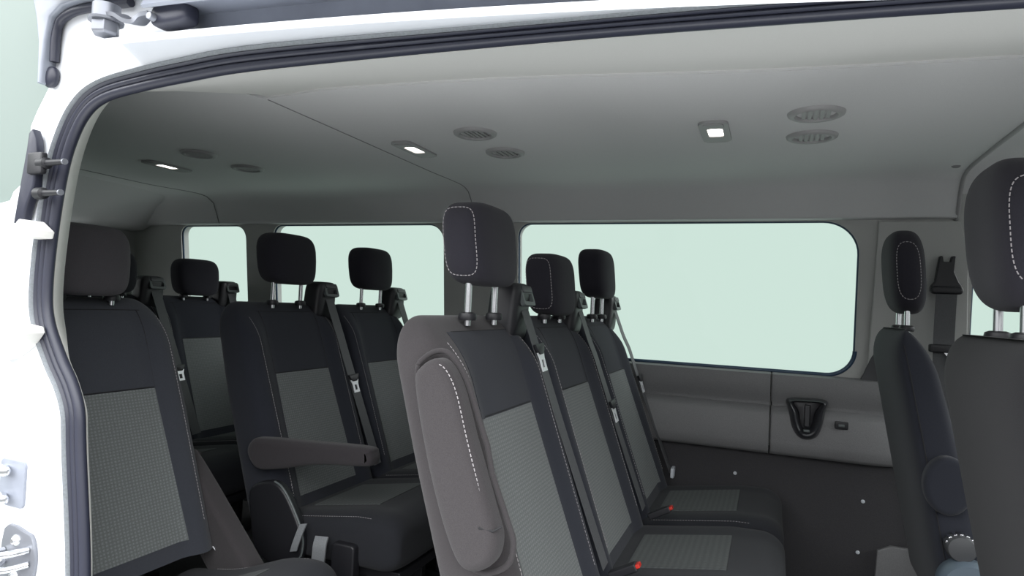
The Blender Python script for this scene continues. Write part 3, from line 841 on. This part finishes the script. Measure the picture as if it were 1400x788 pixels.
# black latch plate with two pins
lp = thing('latch_plate', 'black upright latch plate with two pins beside the door seal at left', 'latch', (-1.335, .79, 1.26))
mpl = lambda u, v, d: Vector((u, -d, v))
MB().slab([(x+1.335, z-1.26) for x, z in ((-1.379, 1.178), (-1.350, 1.183), (-1.342, 1.215), (-1.325, 1.25), (-1.322, 1.30), (-1.329, 1.343), (-1.340, 1.362), (-1.350, 1.354), (-1.354, 1.32), (-1.367, 1.25))], mpl, -.006, .012, .004, 3).obj('plate', M['rubber'], lp)
for (x, z, L) in ((.030, .033, .066), (.026, -.025, .064)):
    pn = MB().tube([(x-.006, -.008, z), (x+.014, -.010, z), (x+.016, -.010, z), (x+L, -.012, z)], [.012, .011, .0065, .0050], 14).obj('pin', M['blk'], lp)
    MB().tube([(x+L, -.012, z), (x+L+.004, -.012, z)], .0058, 12).obj('pin_tip', M['steel'], pn)
MB().slab(rrect(-.004, .012, .040, .054, .005, 3), mpl, .006, .018, .003, 2).obj('pin_housing', M['blk'], lp)

# two pale wedge buffers on the door edge
def wedge_buf(label, ol, y0, y1):
    tag(MB().slab(ol, lambda u, v, d: Vector((u, d, v)), y0, y1, .004, 3).obj('door_buffer', M['cream']), label, 'buffer', 'pale wedge buffers beside the door seal')
wedge_buf('small pale triangular buffer just below the black latch plate', [(-1.328, 1.148), (-1.291, 1.149), (-1.287, 1.163), (-1.318, 1.182), (-1.326, 1.176)], .801, .752)
wedge_buf('larger pale wedge buffer at the left edge, level with the seat shoulder', [(-1.40, .905), (-1.359, .915), (-1.317, .941), (-1.294, .967), (-1.300, .979), (-1.373, .986), (-1.40, .986)], .800, .752)

# recess with two studs
st = thing('door_contact', 'pair of short metal studs in a recess of the white door edge at left', 'studs', (-1.352, .798, .670))
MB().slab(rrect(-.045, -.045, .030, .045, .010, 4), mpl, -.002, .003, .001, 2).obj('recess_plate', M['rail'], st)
for z in (.026, -.028):
    MB().tube([(-.030, -.006, z), (.000, -.020, z+.001), (.002, -.021, z+.001)], [.009, .009, .006], 14).obj('stud', M['chrome'], st)
# striker plate with loop and two screws
sp = thing('door_striker', 'steel striker plate with loop and two screws low on the white door edge', 'striker', (-1.313, .798, .538))
MB().slab([tuple(p[:2]) for p in closed_smooth([(-.055, .045, 0), (.010, .046, 0), (.030, .036, 0), (.040, .0, 0), (.034, -.04, 0), (.015, -.075, 0), (-.055, -.08, 0)], 4)], mpl, -.002, .006, .002, 2).obj('plate', M['steel'], sp)
MB().tube(catmull([(-.050, -.008, .004), (-.045, -.034, .006), (-.02, -.040, .008), (.012, -.036, .016), (.022, -.006, .016)], 6), .0065, 12).obj('loop', M['chrome'], sp)
MB().tube(catmull([(-.050, -.006, -.018), (-.030, -.030, -.022), (.004, -.030, -.016), (.026, -.006, -.010)], 6), .006, 12).obj('lower_bar', M['chrome'], sp)
for z in (.028, -.040):
    MB().lathe([(.001, -.014), (.005, -.014), (.011, -.009), (.012, -.005), (.001, -.005)], (-.016, 0, z), 'y', 20).obj('screw', M['chrome'], sp)

# ------------------------------------------------------------------ light: bright overcast sky, brighter on the camera's side of the van
wd = bpy.data.worlds.new('sky'); SC.world = wd; wd.use_nodes = True
t = wd.node_tree; bg = t.nodes['Background']
tc = t.nodes.new('ShaderNodeTexCoord'); sp_ = t.nodes.new('ShaderNodeSeparateXYZ')
t.links.new(tc.outputs['Generated'], sp_.inputs[0])
mr = t.nodes.new('ShaderNodeMapRange'); mr.interpolation_type = 'SMOOTHSTEP'
mr.inputs['From Min'].default_value = -.05; mr.inputs['From Max'].default_value = -.40
t.links.new(sp_.outputs['Y'], mr.inputs['Value'])
mz = t.nodes.new('ShaderNodeMapRange'); mz.inputs['From Min'].default_value = -1; mz.inputs['From Max'].default_value = 1
t.links.new(sp_.outputs['Z'], mz.inputs['Value'])
cr = t.nodes.new('ShaderNodeValToRGB'); cr.color_ramp.interpolation = 'EASE'
SKY = ((0.0, .46), (.14, .43), (.28, .08), (.54, .07), (.66, .80), (1.0, .80))     # ground, dim horizon, bright cloud
el = cr.color_ramp.elements
while len(el) < len(SKY): el.new(.5)
for e_, (p_, v_) in zip(el, SKY): e_.position = p_; e_.color = (v_*.97, v_*.985, v_, 1)
t.links.new(mz.outputs['Result'], cr.inputs['Fac'])
vm = t.nodes.new('ShaderNodeVectorMath'); vm.operation = 'SCALE'; vm.inputs['Scale'].default_value = 7.8
t.links.new(cr.outputs['Color'], vm.inputs[0])
mx = t.nodes.new('ShaderNodeMix'); mx.data_type = 'RGBA'
mx.inputs['A'].default_value = (.63, .78, .71, 1)
t.links.new(vm.outputs['Vector'], mx.inputs['B'])
mf = t.nodes.new('ShaderNodeMapRange'); mf.interpolation_type = 'SMOOTHSTEP'
mf.inputs['From Min'].default_value = .55; mf.inputs['From Max'].default_value = .85
t.links.new(sp_.outputs['X'], mf.inputs['Value'])
mm = t.nodes.new('ShaderNodeMath'); mm.operation = 'MAXIMUM'
t.links.new(mr.outputs['Result'], mm.inputs[0]); t.links.new(mf.outputs['Result'], mm.inputs[1])
t.links.new(mm.outputs[0], mx.inputs['Factor'])
t.links.new(mx.outputs['Result'], bg.inputs['Color'])
bg.inputs['Strength'].default_value = 1

SC.view_settings.view_transform = 'Standard'; SC.view_settings.look = 'None'
SC.view_settings.exposure = 0; SC.view_settings.gamma = 1
SC.view_settings.use_curve_mapping = False
